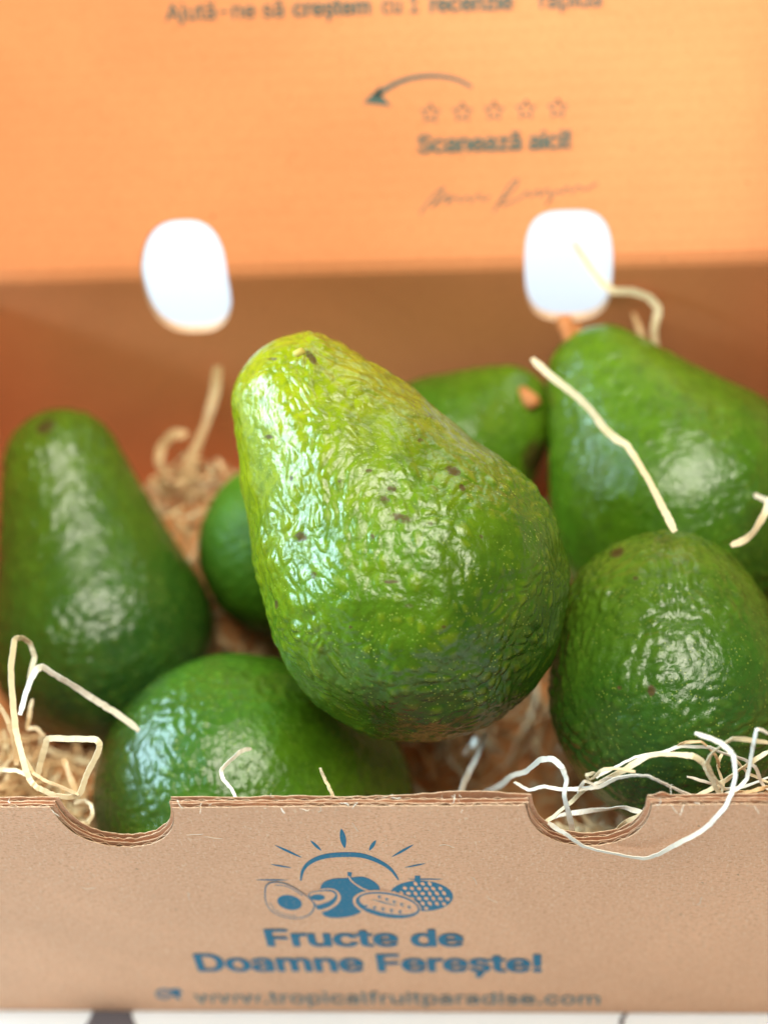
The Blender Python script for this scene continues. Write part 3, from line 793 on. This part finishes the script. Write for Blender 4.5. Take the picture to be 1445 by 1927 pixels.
SP = [
 ('long pale strand looping down over the front wall below the right notch', [(1031,1549),(1064,1571),(1097,1592),(1146,1606),(1196,1616),(1225,1614),(1262,1596),(1303,1575),(1336,1551),(1365,1518),(1377,1493),(1385,1456),(1381,1423),(1369,1406),(1344,1394),(1307,1380)], 11.5, M_SW, dict(y=[.25,-.15,-.22,-.28,-.3,-.3,-.28,-.25,-.2,-.12,.15,.5,.8,1,1.2,1.4])),
 ('white strand arching up over the left lip of the right notch and down into it', [(912,1493),(938,1481),(961,1462),(990,1452),(1015,1431),(1039,1429),(1056,1443),(1064,1468),(1062,1497),(1070,1538),(1078,1575)], 13, M_SW, dict(y=[4,3,2,1.2,.8,.6])),
 ('crinkled white strand running along the rim from the right notch to the right edge', [(969,1472),(994,1487),(1023,1481),(1056,1487),(1097,1485),(1130,1481),(1155,1468),(1188,1460),(1225,1462),(1262,1481),(1303,1499),(1338,1511),(1365,1497),(1393,1481),(1406,1464),(1414,1423),(1424,1373),(1446,1379)], 10, M_SW, dict(y=[2,1.2,1.0,1.0,.8,.6,.8,1.2,1.5])),
 ('cream strand rising out of the right notch to the white knot', [(1015,1557),(1043,1538),(1072,1513),(1097,1489),(1113,1480)], 10, M_SC, dict(y=[.8,1.0,1.2])),
 ('thin white strand forming the top arch of the right front tangle', [(1122,1464),(1155,1448),(1196,1427),(1245,1417),(1282,1406),(1336,1408),(1361,1417),(1402,1431),(1422,1443),(1435,1476),(1449,1487)], 8, M_SW, dict(y=[1.3,1.8,1.6,1.2])),
 ('broad cream strand arching below the thin white one in the right tangle', [(1130,1470),(1175,1448),(1221,1423),(1262,1422),(1303,1424),(1324,1439),(1336,1464),(1356,1500)], 14, M_SC, dict(y=[1.2,1.5,1.3,.9])),
 ('pale strand stretched level across the right notch', [(1040,1540),(1056,1534),(1081,1530),(1138,1524),(1179,1522),(1216,1533)], 12, M_SW, dict(y=[1.3,1.5,.9])),
 ('yellowish strand slanting down into the right notch from its right lip', [(1218,1528),(1179,1546),(1146,1571),(1130,1569),(1105,1584)], 10, M_SC, dict(y=[.8,.95,.6])),
 ('cream strand running straight up to the right edge behind the tangle', [(1303,1503),(1344,1481),(1385,1452),(1415,1433),(1450,1412)], 12, M_SC, dict(y=[1.0,1.8])),
 ('cream strand bent in an open loop at the right edge', [(1365,1487),(1344,1464),(1330,1435),(1340,1415),(1377,1390),(1418,1394),(1450,1398)], 11, M_SC, dict(y=[.9,1.2,1.6])),
 ('tan strand lying on the rim at the right edge', [(1374,1507),(1402,1493),(1426,1485),(1450,1480)], 10, M_ST, dict(y=[.8,1.0])),
 ('flat tan strand just under the right edge loop', [(1381,1489),(1410,1490),(1430,1497),(1450,1500)], 11, M_ST, dict(y=[1.0,1.2])),
 ('short white strand crossing the white knot beside the right notch', [(1088,1492),(1100,1470),(1118,1476),(1140,1466),(1152,1463)], 8, M_SW, dict(y=[1.0,1.2])),
 ('thin cream strand slanting down to the right edge inside the tangle', [(1366,1412),(1385,1432),(1408,1456),(1450,1476)], 7, M_SC, dict(y=[1.9,1.5])),
 ('thin white strand lying level across the middle of the right tangle', [(1292,1462),(1330,1471),(1362,1484),(1400,1479),(1450,1462)], 7, M_SW, dict(y=[2.0,1.8])),
 ('short tan strand bent over the top of the broad cream one', [(1258,1424),(1280,1402),(1318,1397),(1345,1422),(1352,1446)], 7, M_ST, dict(y=[1.8,1.7])),
 ('upright pale strand near the open loop at the right', [(1352,1508),(1362,1474),(1352,1440),(1362,1415)], 7, M_SC, dict(y=[1.2,2.0])),
 ('small cream curl at the left end of the right tangle', [(1195,1453),(1170,1448),(1138,1447),(1120,1462),(1108,1468),(1104,1458),(1118,1454)], 8, M_SC, dict(y=[1.2,1.1])),
 ('tall white looped strand rising above the left end of the rim', [(55,1277),(65,1235),(55,1210),(42,1201),(26,1205),(21,1252),(25,1318),(30,1379),(42,1424),(55,1465),(69,1482),(91,1493),(125,1502),(149,1497),(165,1455),(186,1412),(180,1393),(134,1391),(90,1391),(79,1425),(70,1462)], 13.5, M_SC, dict(t=[54.6,53.5,52.6,52.4,52.4,53])),
 ('white strand bent like a roof in front of the left avocado', [(37,1345),(55,1290),(70,1260),(84,1257),(115,1277),(150,1300),(190,1325),(215,1340),(262,1376)], 15, M_SW, dict(t=[53.2,53.6,54.4])),
 ('tan strand slanting in from the left edge', [(-8,1322),(12,1350),(28,1396),(30,1440)], 14, M_ST, dict(t=[54,54])),
 ('thin ochre strand lying along the bottom of the left loop', [(38,1415),(62,1455),(80,1468),(110,1480),(148,1496)], 8, M_ST, dict(t=[53,52.2])),
 ('cream strand crossing level from the left edge above the rim', [(-8,1449),(30,1451),(55,1463),(66,1478)], 10, M_SC, dict(t=[53.4,52.6])),
 ('stubby pinkish tan strand standing up behind the left loop', [(119,1428),(128,1455),(141,1490)], 14, M_ST, dict(t=[54.8,54.6])),
 ('small curled strand showing in the left notch', [(153,1550),(166,1547),(175,1534),(172,1516),(158,1508),(140,1512)], 9, M_SC, dict(t=[53.5,54.5])),
 ('faint strand hanging behind the roof-shaped one', [(61,1316),(56,1345),(52,1372),(66,1372),(85,1386)], 10, M_ST, dict(t=[55.5,55])),
 ('short grey-white hooked strand on the lower left avocado', [(474,1409),(452,1415),(436,1430),(416,1452),(420,1470),(436,1490),(447,1515)], 9, M_SW, dict(t=[53.4,52.0,51.6])),
 ('single short strand standing behind the middle of the rim', [(602,1446),(614,1472),(622,1490),(631,1514)], 8, M_SC, dict(y=[1.6,1.0])),
 ('wide tan strand standing against the back wall left of the top avocado', [(411,688),(405,735),(390,790),(370,840),(350,885),(330,930)], 23, M_ST, dict(t=[65.2,66,66.5])),
 ('tan strand curled beside the one on the back wall', [(352,818),(325,818),(303,842),(300,870),(315,905)], 21, M_ST, dict(t=[66.5,66.6])),
 ('strand hanging out of the right hand hole and bending down', [(1078,455),(1105,495),(1130,528),(1155,547),(1190,549),(1222,560),(1238,582),(1230,620),(1235,650),(1243,675)], 17, M_SC, dict(t=[62.6,62.2,62.0,62.4,63])),
 ('short greyish strand hanging beside the bent one on the back wall', [(1192,588),(1205,620),(1218,650)], 15, M_ST, dict(t=[63.2,63.2])),
 ('long cream strand lying across the neck of the right back avocado', [(1001,675),(1040,710),(1085,745),(1110,770),(1135,803),(1162,826),(1180,838),(1205,875),(1225,910),(1250,960),(1270,1001)], 17, M_SC, dict(t=[57.8,57,56.4,55.2,54.2])),
 ('cream strand curving in from the right edge above the right front avocado', [(1450,935),(1440,965),(1418,1000),(1398,1016),(1374,1028)], 16, M_SC, dict(t=[55.5,54.8])),
 ('tiny pale strand end at the right edge', [(1418,932),(1432,936),(1450,946)], 12, M_SW, dict(t=[57,57])),
 ('faint pale strand rising behind the rim under the top avocado', [(914,1382),(905,1410),(888,1442),(872,1475),(860,1512)], 13, M_SW, dict(t=[56.5,56,55.5])),
 ('tiny pale strand end beside the faint one under the top avocado', [(876,1422),(888,1404),(898,1384)], 14, M_SW, dict(t=[58,58])),
]
for i, (lab, pix, w, mt, kw) in enumerate(SP):
    strand(lab, pix, w, mt, seed=i+3, twist=1.0 if i < 18 else 0.6, **kw)

# bedding: heaps of wood wool between the fruit
allP = [(hP, hc), (bP, bc), (cP, cc_), (dP, dc), (eP, ec), (fP, fc), (gP, gc)]
fruit = []
for P_ in (((785,1105,285),54.3,(570,760,131),54.8), ((190,1195,205),64,(118,878,110),64.4), ((540,1030,165),64,(690,900,90),66), ((448,1500,270),59,(625,1492,152),60),
           ((1272,1312,236),56,(1248,1196,195),56.5), ((1290,960,252),62,(1132,716,104),62.2), ((838,868,165),64,(950,785,97),64)):
    fruit.append(place(*P_))
def clear(p, margin=0.12):
    for (a, ra, b, rb) in fruit:
        ab = b-a; t = np.clip(np.dot(p-a, ab)/np.dot(ab, ab), 0, 1)
        if np.linalg.norm(p-(a+ab*t)) < ra+(rb-ra)*t+margin: return False
    return 0.9 < p[1] < BD-0.25 and abs(p[0]) < BW-0.3
heaps = [(-6.8, 15.8, 2.7, 7.6), (-12.0, 3.8, 3.0, 8.6), (-9.3, 2.6, 1.6, 7.4), (6.4, 2.6, 1.6, 6.4), (13.0, 2.6, 1.8, 8.5), (-1.5, 9.5, 2.5, 3.0), (5.0, 12.0, 2.5, 4.0)]
def height(x, y):
    z = 1.6
    for (hx, hy, hr, hz) in heaps:
        z = max(z, hz*math.exp(-((x-hx)**2+(y-hy)**2)/(2*hr*hr)))
    return z
rr = np.random.RandomState(12)
for (nm, mt_, cnt, lab) in (('wood_wool_bedding', M_ST, 1500, 'tangled tan wood wool bedding between and under the avocados'), ('wood_wool_bedding', M_SC, 500, 'paler wood wool mixed through the bedding in the box')):
    V = []; F = []
    made = 0
    while made < cnt:
        if rr.rand() < 0.85:
            hx, hy, hr, hz = heaps[rr.randint(len(heaps))]; x = rr.normal(hx, hr*.9); y = rr.normal(hy, hr*.9)
        else:
            x = rr.uniform(-BW+.5, BW-.5); y = rr.uniform(1.2, BD-.5)
        z = height(x, y)*(1-0.5*rr.rand()**2)+0.4
        p = np.array([x, y, z])
        if -1.5 < x < 5.3 and y < 7: continue
        if not clear(p): continue
        made += 1
        d = rr.normal(size=3)*np.array([1, 1, .35]); d /= np.linalg.norm(d); pts = [p]
        curl = rr.normal(size=3)*0.22
        for k in range(rr.randint(8, 15)):
            d = d+np.cross(d, curl)*0.6+rr.normal(size=3)*0.12; d /= np.linalg.norm(d)
            q = pts[-1]+d*0.28
            if not clear(q) or q[2] < 0.42 or q[2] > height(q[0], q[1])+1.4: break
            pts.append(q)
        if len(pts) < 4: continue
        ribbon(V, F, pts, 0.12+0.10*rr.rand(), 0.03, np.array(rr.normal(size=3)), 1.0, made)
    ob = mesh_obj(nm, V, F, mt_)
    tag(ob, lab, kind='stuff')
# brown paper-like bulk of pressed wood wool below the loose strands
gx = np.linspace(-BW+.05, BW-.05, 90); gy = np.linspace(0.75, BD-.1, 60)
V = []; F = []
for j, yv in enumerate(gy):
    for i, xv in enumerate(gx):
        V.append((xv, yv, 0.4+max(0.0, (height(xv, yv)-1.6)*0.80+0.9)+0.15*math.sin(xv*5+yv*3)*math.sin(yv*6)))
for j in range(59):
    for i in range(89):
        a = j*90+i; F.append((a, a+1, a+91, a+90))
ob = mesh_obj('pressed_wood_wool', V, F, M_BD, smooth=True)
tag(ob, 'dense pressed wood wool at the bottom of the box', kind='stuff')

# tiny paper fibres along the cut rim of the front wall
V = []; F = []
rf = np.random.RandomState(9)
for k in range(46):
    x = rf.uniform(-9.5, 11)
    if min(abs(x-CN), abs(x+CN)) < HWN: continue
    p = np.array([x, rf.choice([-.01, .125, .325]), BH-.14+rf.uniform(-.08, .03)]); pts = [p]
    d = np.array([rf.normal(), rf.normal()*.3-.2, rf.normal()*.6+.1]); d /= np.linalg.norm(d)
    for i in range(6):
        d = d+rf.normal(size=3)*.35; d /= np.linalg.norm(d); pts.append(pts[-1]+d*.05)
    ribbon(V, F, pts, .016, .012, -CF, .3, k)
for f in [k for k in range(10)]:
    x = rf.uniform(-9, 10); z = rf.uniform(8, 13); pts = [np.array([x, -.02, z])]; a = rf.rand()*6
    if min(abs(x-CN), abs(x+CN)) < HWN+.3 and z > 10.5: continue
    for i in range(7):
        a += rf.normal()*.4; pts.append(pts[-1]+np.array([math.cos(a), 0, math.sin(a)])*.07)
    ribbon(V, F, pts, .014, .008, -CF, 0, f)
fb = mesh_obj('paper_fibre', V, F, M_SW, fw); fb['kind'] = 'stuff'
